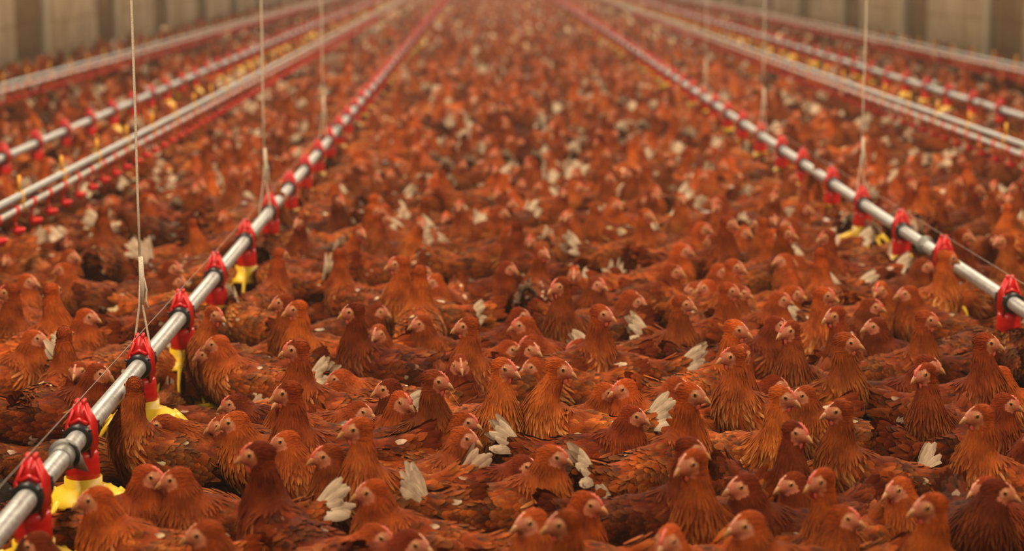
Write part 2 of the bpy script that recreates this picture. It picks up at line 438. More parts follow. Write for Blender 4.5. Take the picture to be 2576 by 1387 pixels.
    if lod < 2:
        gv = np.concatenate(g.V); Vs.append(gv); Cs.append(np.tile((.6, .42, .12), (len(gv), 1))); Us.append(np.zeros((len(gv), 2)))
        F4 = np.concatenate(g.F4) + nb; F3 = np.concatenate(g.F3) + nb
        Fs.append(F4); Ms.append(np.full(len(F4), 1)); Ms.append(np.full(len(F3), 1))
        VV = np.concatenate(Vs)
        if sit: VV[:, 2] = np.maximum(VV[:, 2] - SIT, .004 + .1 * np.maximum(0, VV[:, 2] - .05)); p = p - (0, 0, SIT)
        return [VV, [np.concatenate(Fs), F3], np.concatenate(Cs), np.concatenate(Us), np.concatenate(Ms)], p, R
    return [np.concatenate(Vs), [np.concatenate(Fs)], np.concatenate(Cs), np.concatenate(Us), np.concatenate(Ms)], p, R

def M4(R, t):
    M = np.eye(4); M[:3, :3] = R; M[:3, 3] = t; return M

def head_parts(p, R, big=1.0):
    """beak, comb, wattle, eyes as Geo, placed on the head"""
    M = M4(R * HS, p[3]); out = {}
    b = Geo()
    t = np.linspace(0, 1, 7)
    up = np.stack([.0235 + .0205 * t, 0 * t, -.0008 + .0002 * t - .0068 * t ** 2.2], 1)
    for a, r0, sgn in ((up, .0078, 1), (up[:6] * (.94, 1, 1) + (.0005, 0, -.0040), .0062, -1)):
        n = len(a); g = Geo(); rr = r0 * (1 - np.linspace(0, 1, n) ** 1.3 * .93)
        g.tube(a, rr, 10); g.V[0][:, 1] *= .82; b.add(g.V[0], g.F4[0], g.F3[0])
    out['beak'] = b.xf(M)
    c = Geo(); n = 9; x = np.linspace(.0300, .0040, n)
    top = .0182 - .0130 * ((x - .002) / .028) ** 1.7
    hgt = (.0016 + .0024 * np.abs(np.sin(np.arange(n) * 1.75 + .6))) * big * np.array([.6, .9, 1, 1, 1, .95, .85, .7, .4])
    V = []
    for i in range(n):
        for zz, th in ((-.006, .0036), (hgt[i] * .5, .0028), (hgt[i], .0010)):
            V += [(x[i], -th, top[i] + zz), (x[i], th, top[i] + zz)]
    F = []
    for i in range(n - 1):
        o, q = i * 6, i * 6 + 6
        for l, r in ((0, 2), (2, 4)):
            F += [(o + l, q + l, q + r, o + r), (o + l + 1, o + r + 1, q + r + 1, q + l + 1)]
        F += [(o + 4, q + 4, q + 5, o + 5)]
    for o in (0, (n - 1) * 6): F += [(o, o + 2, o + 3, o + 1), (o + 2, o + 4, o + 5, o + 3)]
    out['comb'] = c.add(V, F).xf(M)
    w = Geo()
    for s in (-1, 1): w.ell((.0205, s * .0048, -.0175), (.0052, .0019, .0068 * (.6 + .5 * big)), 10, 7)
    out['wattle'] = w.xf(M)
    for k, s in (('eye', -1), ('eye2', 1)):
        e = Geo().ell((.0115, s * .0152, .0040), (.0050, .0024, .0048), 16, 9)
        nv = e.n; e.ell((.0118, s * .0163, .0042), (.0031, .0020, .0031), 12, 7)
        e.split = sum(len(x) for x in e.F4[:1]); out[k] = e.xf(M)
    return out

def eye_mesh(g):
    me = g.mesh('eye', MAT['iris']); me.materials.append(MAT['pupil'])
    idx = np.zeros(len(me.polygons), 'i'); idx[g.split:] = 1
    me.polygons.foreach_set('material_index', idx); return me

TAILS = {  # count, length, width, spread, rise, colours
    'cream': (7, .092, .024, .55, .75, CREAM, CREAM * 1.0),
    'creamup': (6, .100, .025, .42, 1.25, CREAM, CREAM * 1.05),
    'brown': (8, .080, .022, .5, .55, DEEP, RUST),
    'tipped': (8, .082, .023, .5, .70, RUST * .9, CREAM),
    'dark': (7, .078, .021, .4, .5, DARK, DEEP),
}
def tail_mesh(kind, seed):
    rng = np.random.default_rng(seed); n, L0, W0, spread, rise, ca, cb = TAILS[kind]
    Vs, Fs, Cs, Us = [], [], [], []; nb = 0
    for s in (-1, 1):
        t = np.linspace(0, 1, n)
        a = rise - spread * t + rng.normal(0, .06, n)              # elevation of each quill
        D = np.stack([-np.cos(a), s * (.10 + .28 * t) + rng.normal(0, .03, n), np.sin(a)], 1); D /= np.linalg.norm(D, axis=1)[:, None]
        N = np.stack([np.full(n, .25), np.full(n, s * 1.0), np.full(n, .35)], 1); N -= D * (D * N).sum(1)[:, None]; N /= np.linalg.norm(N, axis=1)[:, None]
        P = np.stack([np.full(n, -.165), s * (.006 + .010 * t), .243 - .018 * t], 1)
        L = L0 * rng.uniform(.75, 1.05, n)
        shade = rng.uniform(.78, 1.02, (n, 1))
        v, q, c, u = feathers(P, D, N, L, np.full(n, W0), np.full(n, .004), ca * shade, cb * shade, 6, rng, .05, cb * .85)
        Vs.append(v); Fs.append(q + nb); Cs.append(c); Us.append(u); nb += len(v)
    return mesh_np('tail', np.concatenate(Vs), [np.concatenate(Fs)], np.concatenate(Cs), [MAT['tail']], None, np.concatenate(Us))
# ------------------------------------------------------------------ materials of the barn and its lines
MAT = {}
MAT['feather'] = feather_mat('hen_feathers', False); MAT['tail'] = feather_mat('tail_feathers', False)
MAT['feather_i'] = feather_mat('crowd_feathers', True)
MAT['iris'] = plain('iris', (.50, .20, .05), .2, nscale=200); MAT['pupil'] = plain('pupil', (.010, .008, .006), .08, namt=0)
MAT['beak'] = plain('beak_horn', (.56, .25, .09), .4, nscale=90, namt=.35); MAT['comb_pale'] = plain('pale_comb_flesh', (.66, .23, .13), .5, nscale=200); MAT['comb'] = plain('comb_flesh', (.66, .11, .06), .5, nscale=200)
def skin_mat():
    m, nt, p = new_mat('face_skin'); a = node(nt, 'ShaderNodeAttribute', attribute_name='col')
    n = noise(nt, 260, 3, node(nt, 'ShaderNodeTexCoord').outputs['Object'])
    r = ramp(nt, n.outputs['Fac'], [(.35, (.86, .80, .78)), (.65, (1.08, 1.06, 1.05))])
    nt.links.new(mixc(nt, a.outputs['Color'], r.outputs['Color'], 1.0), p.inputs['Base Color']); p.inputs['Roughness'].default_value = .6
    b = node(nt, 'ShaderNodeBump'); b.inputs['Distance'].default_value = .0008
    nt.links.new(n.outputs['Fac'], b.inputs['Height']); nt.links.new(b.outputs['Normal'], p.inputs['Normal']); return m
MAT['face'] = skin_mat()
MAT['red'] = plain('red_plastic', (.68, .010, .010), .32, nscale=25, namt=.14)
MAT['yellow'] = plain('yellow_plastic', (.80, .50, .02), .38, nscale=25, namt=.14)
MAT['black'] = plain('black_rubber', (.012, .012, .013), .35, nscale=60, namt=.4)
MAT['steel'] = plain('galvanised_steel', (.43, .43, .41), .42, .35, nscale=70, namt=.32, bump=.15)
MAT['dull'] = plain('dull_zinc', (.30, .29, .26), .5, .4, nscale=60, namt=.3)
MAT['white'] = plain('white_plastic', (.70, .66, .60), .45, nscale=20, namt=.12)
MAT['orange'] = plain('orange_plastic', (.80, .36, .02), .4, nscale=30, namt=.12)
MAT['cord'] = plain('cord_fibre', (.72, .60, .44), .8, nscale=300, namt=.3)
MAT['wire'] = plain('steel_wire', (.30, .24, .19), .5, .4, nscale=100)

def structure(name, me, mat_label=None):
    o = linked(name, me); o['kind'] = 'structure'
    if mat_label: o['label'] = mat_label
    return o
def litter():
    m, nt, p = new_mat('floor_litter'); tc = node(nt, 'ShaderNodeTexCoord'); p.inputs['Roughness'].default_value = .95
    a = noise(nt, 5, 4, tc.outputs['Object']); b = noise(nt, 60, 5, tc.outputs['Object'], .7)
    r = ramp(nt, a.outputs['Fac'], [(.35, (.050, .030, .018)), (.65, (.12, .075, .045))])
    r2 = ramp(nt, b.outputs['Fac'], [(.40, (.5, .45, .4)), (.62, (1.3, 1.25, 1.1)), (.74, (2.6, 2.4, 2.0))])
    nt.links.new(mixc(nt, r.outputs['Color'], r2.outputs['Color'], 1.0), p.inputs['Base Color'])
    bp = node(nt, 'ShaderNodeBump'); bp.inputs['Distance'].default_value = .02
    nt.links.new(b.outputs['Fac'], bp.inputs['Height']); nt.links.new(bp.outputs['Normal'], p.inputs['Normal']); return m
structure('floor', Geo().box(WALL_L - .4, WALL_R + .4, NEAR, FAR, -.2, 0).mesh('floor', litter(), False))
structure('ceiling', Geo().box(WALL_L - .4, WALL_R + .4, NEAR, FAR, CEIL, CEIL + .15).mesh('ceiling', plain('ceiling_panel', (.55, .48, .38), .8, nscale=2), False))

def concrete(name, c0, c1, c2):
    """weathered board-marked concrete: mottling, run-down streaks and faint level joints"""
    m, nt, p = new_mat(name); tc = node(nt, 'ShaderNodeTexCoord'); p.inputs['Roughness'].default_value = .9
    mp = node(nt, 'ShaderNodeMapping'); mp.inputs['Scale'].default_value = (1, 6, .5); nt.links.new(tc.outputs['Object'], mp.inputs['Vector'])
    s = noise(nt, 1.0, 4, mp.outputs['Vector']); b = noise(nt, 2.2, 4, tc.outputs['Object'], .6)
    r = ramp(nt, s.outputs['Fac'], [(.35, c0), (.55, c1), (.72, c2)])
    r2 = ramp(nt, b.outputs['Fac'], [(.35, (.78, .74, .70)), (.65, (1.1, 1.1, 1.1))])
    c = mixc(nt, r.outputs['Color'], r2.outputs['Color'], 1.0)
    w = node(nt, 'ShaderNodeTexWave', wave_type='BANDS', bands_direction='Z'); w.inputs['Scale'].default_value = .9; w.inputs['Distortion'].default_value = 1.2; w.inputs['Detail'].default_value = 2
    nt.links.new(tc.outputs['Object'], w.inputs['Vector'])
    r3 = ramp(nt, w.outputs['Fac'], [(.02, (.80, .77, .73)), (.12, (1, 1, 1))])
    nt.links.new(mixc(nt, c, r3.outputs['Color'], .8), p.inputs['Base Color']); return m
CONC = concrete('wall_concrete', (.60, .43, .24), (.78, .58, .36), (.86, .67, .44))
SLAB = concrete('brown_board', (.26, .155, .070), (.33, .205, .098), (.40, .26, .13))
EDGE = plain('concrete_edge_lit', (.93, .78, .56), .85, nscale=6, namt=.12)  # paler concrete: light on the panel ends painted into the colour
for side, x, s, y0, per, plen in (('left', WALL_L, 1, 19.05, 4.60, 2.92), ('right', WALL_R, -1, 19.0, 4.85, 3.1)):
    # recessed brown boarding with thick concrete panels standing proud of it
    g = Geo(); e = Geo(); b = Geo()
    b.box(x - s * .40, x - s * .13, NEAR, FAR, 0, CEIL)
    k = int((y0 - NEAR) / per) + 1; y = y0 - k * per
    while y < FAR:
        a0, a1 = max(y, NEAR), min(y + plen, FAR)
        if a1 > a0 + .05:
            g.box(x - s * .13, x, a0, a1, 0, CEIL)
            e.box(x - s * .13, x + s * .008, a0 - .012, a0, 0, CEIL)     # end face of the panel, its lit brightness put into the colour
        y += per
    b.V += g.V + e.V
    n1, n2 = len(g.V), len(e.V)
    me = mesh_np('wall', np.concatenate(b.V), [np.arange(0)[:, None].reshape(0, 4)] if False else [np.concatenate([f for f in b.F4] + [f + b.n for f in g.F4] + [f + b.n + g.n for f in e.F4])],
                 mats=[SLAB, CONC, EDGE], midx=np.repeat([0, 1, 2], [6, 6 * n1, 6 * n2]), smooth=False)
    structure('wall_' + side, me)
structure('wall_back', Geo().box(WALL_L - .4, WALL_R + .4, FAR, FAR + .2, 0, CEIL).mesh('wall_back', CONC, False))

# ------------------------------------------------------------------ feed and water lines
def top(name, label, cat, loc=(0, 0, 0), group=None):
    o = bpy.data.objects.new(name, None); COL.objects.link(o); o.location = loc; o['label'] = label; o['category'] = cat
    o.empty_display_size = .1
    if group: o['group'] = group
    return o
PIPE_Z = .36
def pipe_z(y): return PIPE_Z + .0 + .055 * min(1, max(0, (y - 8) / 20))

def feeder_meshes():
    out = {}
    g = Geo()
    # saddle clasping the pipe: two side cheeks, fingers rising to a notched crown
    for s in (-1, 1):
        g.add([(s * x, y, z) for x, y, z in ((.024, -.030, -.045), (.024, .030, -.045), (.024, -.028, .030), (.024, .028, .030), (.031, -.034, -.045), (.031, .034, -.045), (.028, -.026, .024), (.028, .026, .024))],
              [(0, 1, 3, 2), (4, 6, 7, 5), (0, 4, 5, 1), (2, 3, 7, 6), (0, 2, 6, 4), (1, 5, 7, 3)])
        for yy in (-.024, -.008, .008, .024):
            g.tube([(s * .030, yy, -.03), (s * .028, yy * .95, .026), (s * .013, yy * .7, .062 + .010 * (abs(yy) < .01))], [.0050, .0045, .0035], 6)
    for yy in (-.026, 0, .026):
        g.tube([(-.020, yy, .030), (0, yy * .8, .040), (.020, yy, .030)], .006, 6)
    g.add([(-.021, -.024, .026), (.021, -.024, .026), (.021, .024, .026), (-.021, .024, .026), (-.010, -.012, .074), (.010, -.012, .074), (.010, .012, .074), (-.010, .012, .074)],
          [(0, 1, 5, 4), (1, 2, 6, 5), (2, 3, 7, 6), (3, 0, 4, 7), (4, 5, 6, 7), (0, 3, 2, 1)])
    for a, b in ((-.008, 0), (.008, 0)): g.tube([(a, b - .008, .07), (a, b - .008, .083)], [.005, .0045], 6); g.tube([(a, b + .008, .07), (a, b + .008, .083)], [.005, .0045], 6)
    out['clamp'] = g.mesh('clamp', MAT['red'], False)
    g = Geo().lathe([(.001, -.036), (.030, -.036), (.037, -.044), (.0385, -.060), (.0375, -.064), (.0385, -.070), (.0390, -.106), (.034, -.108), (.001, -.106)], seg=28)
    out['drop_tube'] = g.mesh('drop_tube', MAT['red'])
    g = Geo()
    g.lathe([(.036, -.100), (.0435, -.100), (.0435, -.118), (.056, -.124), (.080, -.136), (.098, -.150), (.096, -.156), (.076, -.144), (.046, -.130), (.036, -.120), (.036, -.100)], seg=28)
    for k in range(12):
        a = 2 * PI * k / 12; c, s = math.cos(a), math.sin(a)
        g.tube([(r * c, r * s, z) for r, z in ((.086, -.142), (.108, -.162), (.130, -.186), (.146, -.262))], [.0085, .0070, .0055, .0050], 6)
    g.lathe([(.143, -.250), (.152, -.250), (.152, -.262), (.143, -.262), (.143, -.250)], seg=36)
    out['grill'] = g.mesh('grill', MAT['yellow'])
    g = Geo().lathe([(.001, -.300), (.080, -.304), (.130, -.300), (.162, -.272), (.166, -.262), (.160, -.260), (.148, -.276), (.120, -.290), (.001, -.288)], seg=36)
    out['pan'] = g.mesh('pan', MAT['yellow'])
    for i, y in enumerate((-.047, .047)):
        p = [(.0225, -.008), (.031, -.008), (.034, -.004), (.034, .000), (.0305, .003), (.0305, .006), (.033, .008), (.033, .011), (.0225, .011), (.0225, -.008)]
        g = Geo().lathe(p, seg=26); g.xf(M4(np.array([[1, 0, 0], [0, 0, 1], [0, -1, 0.]]), (0, y, 0)))
        for a in (.6, 2.6): g.tube([(.034 * math.cos(a), y - .004, .034 * math.sin(a)), (.040 * math.cos(a), y - .004, .040 * math.sin(a))], .003, 6)
        out['collar%d' % i] = g.mesh('collar', MAT['black'])
    return out
FM = feeder_meshes()

def feeder_line(x, label, ys, y0, y1, couplings, guard=0):
    t = top('feeder_line', label, 'feeder line', (x, y0, 0), 'suspended feeder lines')
    Y = np.arange(y0, y1, 1.5); P = np.stack([0 * Y, Y - y0, [pipe_z(v) for v in Y]], 1)
    linked('feed_pipe', Geo().tube(P, .0225, 20).mesh('feed_pipe', MAT['steel']), t)
    for y in ys:
        f = linked('pan_feeder', FM['drop_tube'], t); f.location = (0, y - y0, pipe_z(y)); f.rotation_euler = (0, .03 * math.sin(y * 7), 0)
        for k in ('clamp', 'grill', 'pan', 'collar0', 'collar1'):
            if y > 30 and k in ('pan', 'collar1'): continue
            linked(k.rstrip('01'), FM[k], f)
    for y in couplings:
        g = Geo().lathe([(.0225, -.022), (.0262, -.022), (.0262, .022), (.0225, .022)], seg=20)
        g.xf(M4(np.array([[1, 0, 0], [0, 0, 1], [0, -1, 0.]]), (0, 0, 0)))
        g.lathe([(.0225, .022), (.036, .022), (.036, .026), (.0225, .026)], seg=24)
        g.V[-1] = g.V[-1] @ np.array([[1, 0, 0], [0, 0, 1], [0, -1, 0.]]).T
        g.add([(.010, .022, .030), (.030, .022, .018), (.052, .022, -.040), (.020, .022, -.030), (.010, .027, .030), (.030, .027, .018), (.052, .027, -.040), (.020, .027, -.030)], [(0, 1, 2, 3), (7, 6, 5, 4), (0, 4, 5, 1), (1, 5, 6, 2), (2, 6, 7, 3), (3, 7, 4, 0)])
        c = linked('pipe_coupling', g.mesh('pipe_coupling', MAT['dull'], False), t); c.location = (0, y - y0, pipe_z(y))
    if guard:
        P = []
        for a, b in zip(ys[:-1], ys[1:]):
            for u in (0, .5): v = a + (b - a) * u; P.append((-.002, v - y0, pipe_z(v) + .082))
        linked('guard_wire', Geo().tube([(-.002, ys[0] - y0 - 3, PIPE_Z + .08)] + P, .0009, 5).mesh('guard_wire', MAT['wire']), t)
    return t
def fill(ys, end, step=.8):
    ys = list(ys)
    while ys[-1] + step < end: ys.append(ys[-1] + step)
    return ys
def ydepth(yp, h): return FPX * h / (cp * (yp + 110)) - 0 * h      # camera depth of a height h below the lens
def row_y(yp, z): return at(1222, yp, z)[1]
LX, RX = -.935, 1.675
L_FEED = fill([row_y(v, PIPE_Z) for v in (1236, 1090, 913, 793, 692, 603, 531, 473)], 68)
R_FEED = fill([row_y(v, PIPE_Z) for v in (760, 650, 580, 515, 465, 416, 381, 346, 316, 291, 270)], 68)
R_FEED = [R_FEED[0] - 1.6, R_FEED[0] - .8] + R_FEED
feeder_line(LX, 'grey feed pipe with red and yellow pans crossing the lower corner of the flock', L_FEED, 1.5, 70, [row_y(1148, PIPE_Z), 12.3, 18.4], 1)
feeder_line(RX, 'grey feed pipe with red clamps that runs right of the middle aisle', R_FEED, 3.4, 70, [row_y(622, PIPE_Z), 14.6], 1)
feeder_line(-2.63, 'thin distant feed pipe with red clamps nearest the left wall', fill([row_y(398, PIPE_Z) - .8 * 2, row_y(398, PIPE_Z) - .8, row_y(398, PIPE_Z)], 68), 8, 70, [15.7])
feeder_line(3.65, 'distant feed pipe with red clamps and yellow pans nearest the right wall', fill([row_y(262, PIPE_Z) - 1.6, row_y(262, PIPE_Z) - .8, row_y(262, PIPE_Z)], 68), 10, 70, [16.2])

DM = {}
g = Geo().tube([(0, 0, -.008), (0, 0, -.046)], [.0085, .0065], 8); g.tube([(0, 0, -.040), (.003, 0, -.062), (.012, 0, -.082)], [.0060, .0060, .007], 6)
g.lathe([(.001, -.092), (.014, -.094), (.027, -.078), (.030, -.066), (.025, -.066), (.010, -.084), (.001, -.086)], (.012, 0, -.004), 16)
g.box(-.019, .019, -.012, .012, -.018, .018)
DM['cup'] = g.mesh('drinker_cup', MAT['red'], False)
g = Geo().box(-.0165, .0165, -.005, .005, -.016, .066); g.box(-.006, .006, -.008, .008, .060, .128); DM['bracket'] = g.mesh('pipe_bracket', MAT['orange'], False)
def water_line(x, label, y0, z, phase):
    t = top('drinker_line', label, 'drinker line', (x, y0, 0), 'suspended drinker lines')
    L = 70 - y0
    linked('water_pipe', Geo().box(-.0115, .0115, 0, L, z - .0115, z + .0115).mesh('water_pipe', MAT['white'], False), t)
    linked('support_pipe', Geo().tube([(0, 0, z + .046), (0, L, z + .046)], .0155, 16).mesh('support_pipe', MAT['steel']), t)
    n = int(L / .3); far = Geo()
    for k in range(n):
        y = phase + .3 * k
        if k < 96:
            c = linked('drinker_cup', DM['cup'], t); c.location = (0, y, z)
        else:
            far.tube([(0, y, z - .01), (0, y, z - .05)], .006, 5).lathe([(.001, -.076), (.012, -.076), (.023, -.060), (.001, -.07)], (0, y, z), 8)
    c = linked('drinker_cups', far.mesh('drinker_cups', MAT['red']), t); c['kind'] = 'stuff'
    for k in range(int(L / .8)):
        c = linked('pipe_bracket', DM['bracket'], t); c.location = (0, phase + .4 + .8 * k, z)
    return t
water_line(-1.86, 'paired grey and white drinker pipes with red cups left of the aisle', 5.0, .46, .1)
water_line(2.72, 'paired grey and white drinker pipes with red cups right of the aisle', 7.5, .46, .05)
water_line(-3.60, 'faint paired drinker pipes running along the left concrete wall', 10.5, .46, .0)
water_line(4.68, 'paired drinker pipes with small red cups along the right concrete wall', 13.0, .46, .15)

def cord(x, y, z, label, fork, knob=0):
    """a hanging cord from the ceiling, ending in a forked loop round the pipe or a pale adjuster"""
    t = top('suspension_cord', label, 'cord', (x, y, z), 'cords holding up the lines')
    zt = CEIL - z; rng = np.random.default_rng(int(abs(x * 100) + y * 31))
    if fork:
        zz = np.linspace(.215, zt, 12)
        P = np.stack([rng.normal(0, .0012, 12), rng.normal(0, .0012, 12), zz], 1)
        linked('rope', Geo().tube(P, .0034, 8).mesh('rope', MAT['cord']), t)
        g = Geo()
        for s in (-1, 1): g.tube([(0, 0, .225), (s * .004, 0, .16), (s * .0245, s * .004, .02), (s * .024, 0, -.01), (s * .006, 0, -.026)], .0030, 7)
        linked('loop', g.mesh('loop', MAT['cord']), t)
        g = Geo().tube([(.003, 0, .290), (.005, 0, .22), (.004, 0, .16)], [.006, .0078, .005], 8).tube([(.006, 0, .25), (.016, .002, .20), (.014, 0, .17), (.020, 0, .15)], .0028, 6)
        linked('knot', g.mesh('knot', MAT['cord']), t)
    else:
        linked('rope', Geo().tube([(0, 0, .026), (.002, 0, zt * .5), (0, 0, zt)], .0034, 8).mesh('rope', MAT['cord']), t)
        if knob: linked('adjuster', Geo().ell((0, 0, .052), (.017, .013, .022), 10, 8).tube([(0, 0, .05), (0, 0, .024)], .006, 6).mesh('adjuster', MAT['white']), t)
        else: linked('loop', Geo().lathe([(.004, .024), (.012, .024), (.012, .05), (.004, .05)], (0, 0, 0), 12).mesh('loop', MAT['cord']), t)
ords = ['first', 'second', 'third', 'fourth', 'fifth', 'sixth', 'seventh', 'eighth', 'ninth', 'tenth', 'eleventh', 'twelfth', 'thirteenth', 'fourteenth', 'fifteenth', 'sixteenth', 'seventeenth', 'eighteenth', 'nineteenth', 'twentieth']
for x, yy, step, n, z0, nm, fk, kb in (
        (LX, L_FEED[2] + .02, 3.05, 14, None, 'pipe with yellow pans in the lower left', 1, 0),
        (RX, row_y(512, PIPE_Z), 3.2, 13, None, 'feed pipe just right of the aisle', 1, 0),
        (-2.63, row_y(247, PIPE_Z), 3.6, 12, None, 'feed pipe nearest the left wall', 0, 1),
        (3.65, row_y(232, PIPE_Z), 3.3, 12, None, 'feed pipe nearest the right wall', 0, 1),
        (-1.86, row_y(100, .46), 6.5, 6, .506, 'drinker pipes left of the aisle', 0, 0),
        (2.72, row_y(205, .46), 3.3, 12, .506, 'drinker pipes right of the aisle', 0, 0),
        (-3.60, 19.5, 6.5, 6, .506, 'drinker pipes by the left wall', 0, 0),
        (4.68, row_y(118, .46), 6.5, 6, .506, 'drinker pipes by the right wall', 0, 0)):
    for k in range(n):
        y = yy + step * k
        if y > 62: break
        cord(x, y, pipe_z(y) if z0 is None else z0, '%s pale cord from the front holding the %s' % (ords[k], nm), fk and k < 3, kb)
# ------------------------------------------------------------------ the flock
ZT = {1: 2.0186, 2: 2.0186, 3: 2.0186, 4: 2.0186, 5: 2.516, 6: 3.68, 7: 1.0}
TILES = {1: (0, 700), 2: (600, 700), 3: (1200, 700), 4: (1876, 700), 5: (1552, 300), 6: (0, 480), 7: (0, 0)}
# tile, x, y (on an enlargement of the photo), body heading, head heading (0 = to the right, 90 = away, 180 = to the left, 270 = to the lens), neck, plumage, tail
CAT = """
1 215 320 20 0 m r b|1 345 490 280 265 m d b|1 480 460 10 345 m d b|1 60 100 165 190 m r b|1 290 60 50 70 h o b|1 460 190 15 350 m r c|1 380 290 90 80 h o b
1 1120 320 158 182 m r c|1 1120 190 240 330 h r c|1 1030 380 190 190 l r b|1 700 545 175 120 h o b|1 880 600 275 250 d r t|1 1250 705 195 188 m g b|1 1360 620 150 235 m r b
1 820 780 178 190 f r c|1 1200 650 170 190 l d b|1 1140 735 180 195 l r b|1 1320 912 128 178 h d b|1 950 1008 178 190 m r c|1 818 1000 15 345 m r b|1 465 1140 172 188 m o b
1 245 1310 185 195 m d b|1 1095 1272 170 188 m r b|1 330 780 -5 0 d r c|1 1250 1290 245 250 d o c|1 480 1330 200 190 d m c|1 1080 440 175 180 d r b|1 800 1160 5 0 d d b
1 1240 110 0 0 d d b|1 150 640 5 0 d r b|1 540 340 185 180 d b c|1 560 90 10 0 d r c|1 1050 640 200 200 d d t|1 1210 500 175 180 d r c
2 770 72 175 215 m r c|2 250 130 205 190 h o b|2 600 160 165 190 h d b|2 720 170 20 345 l r b|2 850 232 178 205 m o b|2 715 290 195 250 m r b|2 1150 240 200 190 h r b
2 1320 355 15 340 l o b|2 1100 420 275 280 m d b|2 330 360 155 190 h r c|2 565 505 185 185 l r b|2 500 570 180 188 l o b|2 722 558 220 190 m d b|2 345 560 188 190 h d b
2 1000 535 12 348 h r b|2 665 672 8 345 l o b|2 800 650 300 312 m r b|2 255 820 205 190 m r t|2 570 760 222 192 h r t|2 445 888 180 198 m r b
2 1090 715 42 348 m o b|2 1172 820 40 342 m b t|2 1368 932 20 330 l d b|2 655 1093 176 193 m r b|2 1320 457 292 328 h g b|2 720 1330 10 350 l r b
2 850 1335 10 340 l d b|2 350 1330 25 0 d r u|2 620 1060 100 100 d d b|2 810 460 -8 0 d d c|2 1060 600 175 180 d m b|2 1280 735 200 190 d b b|2 560 650 180 180 d r c
3 452 42 222 215 h r b|3 620 40 300 318 m r b|3 765 95 325 330 m r b|3 200 190 25 345 m d b|3 230 250 172 188 m r b|3 612 182 15 335 h r b|3 320 332 190 192 l r b
3 490 338 175 190 l r c|3 342 380 300 312 m d b|3 235 440 210 200 l r b|3 370 462 190 345 h g c|3 700 572 12 338 m r b|3 800 560 205 202 m o b|3 1075 130 5 345 h r c
3 1148 40 200 198 m o b|3 1335 62 22 342 m r b|3 1340 262 28 340 h g b|3 1092 545 15 335 l r b|3 1325 400 272 262 h r b|3 800 682 10 338 m d c|3 1070 602 30 345 h o c
3 1075 842 20 345 h d b|3 345 905 6 345 m g u|3 600 1040 235 220 d b t|3 1180 920 232 215 h o b|3 1325 1092 205 200 m d b|3 1330 1240 195 200 m r b|3 620 1160 20 340 m o b
3 192 1240 205 210 m r b|3 410 1248 168 190 h o b|3 1058 1320 250 240 m r b|3 920 1190 -25 0 d m u|3 1180 520 5 0 d r u|3 900 440 212 210 d r c|3 1300 860 5 0 d m b
3 1200 730 178 180 d d c|3 1268 392 200 190 h r b|3 600 460 182 185 d m c|3 1250 130 0 0 d r b|3 170 80 5 0 d r c
4 352 75 335 345 h r b|4 190 72 25 340 m o b|4 160 118 18 345 m r b|4 708 60 5 235 m r c|4 820 85 165 188 m o b|4 497 185 245 205 h d b|4 648 155 10 342 m r b
4 610 256 165 195 m d b|4 862 196 22 345 h r b|4 235 290 240 215 h r b|4 542 345 10 345 h g b|4 1218 338 340 345 h d b|4 858 432 8 335 m d b|4 940 490 232 212 h d b
4 1247 494 180 190 m g b|4 100 540 10 345 l d b|4 172 592 298 335 h g b|4 262 590 178 200 m o b|4 480 664 176 190 h o b|4 1285 615 5 340 m d b|4 328 815 300 318 h d b
4 1100 716 164 190 h g b|4 310 1026 230 208 h o b|4 172 1052 220 205 m d b|4 737 1090 250 210 m r b|4 562 1222 318 335 m o b|4 902 1165 164 190 h o b|4 1135 1072 240 205 m d b
4 1345 1070 272 345 m d b|4 132 225 15 345 m d b|4 1100 150 172 180 d r b|4 640 600 178 180 d m t|4 740 940 180 180 d r u|4 650 1030 0 0 d m t|4 1000 850 95 90 d b b
5 350 950 10 345 m r b|5 450 845 15 345 m o b|5 640 960 0 330 m r b|5 785 930 300 335 h r b|5 530 1072 190 195 l g b|5 770 1085 10 345 h r c|5 95 1130 10 340 m r b
5 1170 560 20 340 m o b|5 1100 655 190 192 m r c|5 1340 740 190 190 h d c|5 970 730 30 340 h r b|5 1140 730 35 340 h o b|5 1010 895 185 190 m r c|5 1150 905 180 190 m r b
5 1240 850 100 100 h o b|5 1150 985 90 92 m r b|5 1930 925 10 340 m r c|5 2130 885 20 10 h g b|5 690 655 10 340 h d b|5 500 685 20 340 m r b|5 800 705 300 320 m r c
5 200 605 10 330 h r c|5 410 505 280 285 h r b|5 120 900 0 0 d m u|5 2230 745 20 340 h d b|5 2385 485 20 340 h r b|5 2230 435 30 340 h d b|5 2540 430 200 190 h r b
5 1880 405 280 280 h d b|5 1990 400 60 60 h o c|5 1850 345 20 345 m r b|5 2060 700 170 180 d m u|5 1620 800 5 0 d b c|5 2400 980 180 180 d r u|5 1450 880 180 180 d m u
6 290 845 10 345 m r b|6 60 960 190 190 h o b|6 665 605 10 340 m r b|6 620 735 190 190 m r b|6 1520 705 10 340 m d b|6 1610 815 10 345 l r b|6 960 205 90 92 h o b|6 540 250 180 180 d r c
7 1255 532 8 345 m o c|7 1290 588 10 345 m r b|7 985 665 200 190 h r b|7 1050 690 100 90 h o b|7 1268 670 10 340 m d b|7 730 780 200 195 h o b|7 700 640 60 40 h r c|7 860 640 120 130 h r b
4 115 440 240 250 d b t|4 1110 250 182 180 d o u|4 1060 330 5 0 d b c|4 1385 600 195 190 d r u|4 380 330 0 0 d m c|4 640 420 20 0 d r b
"""
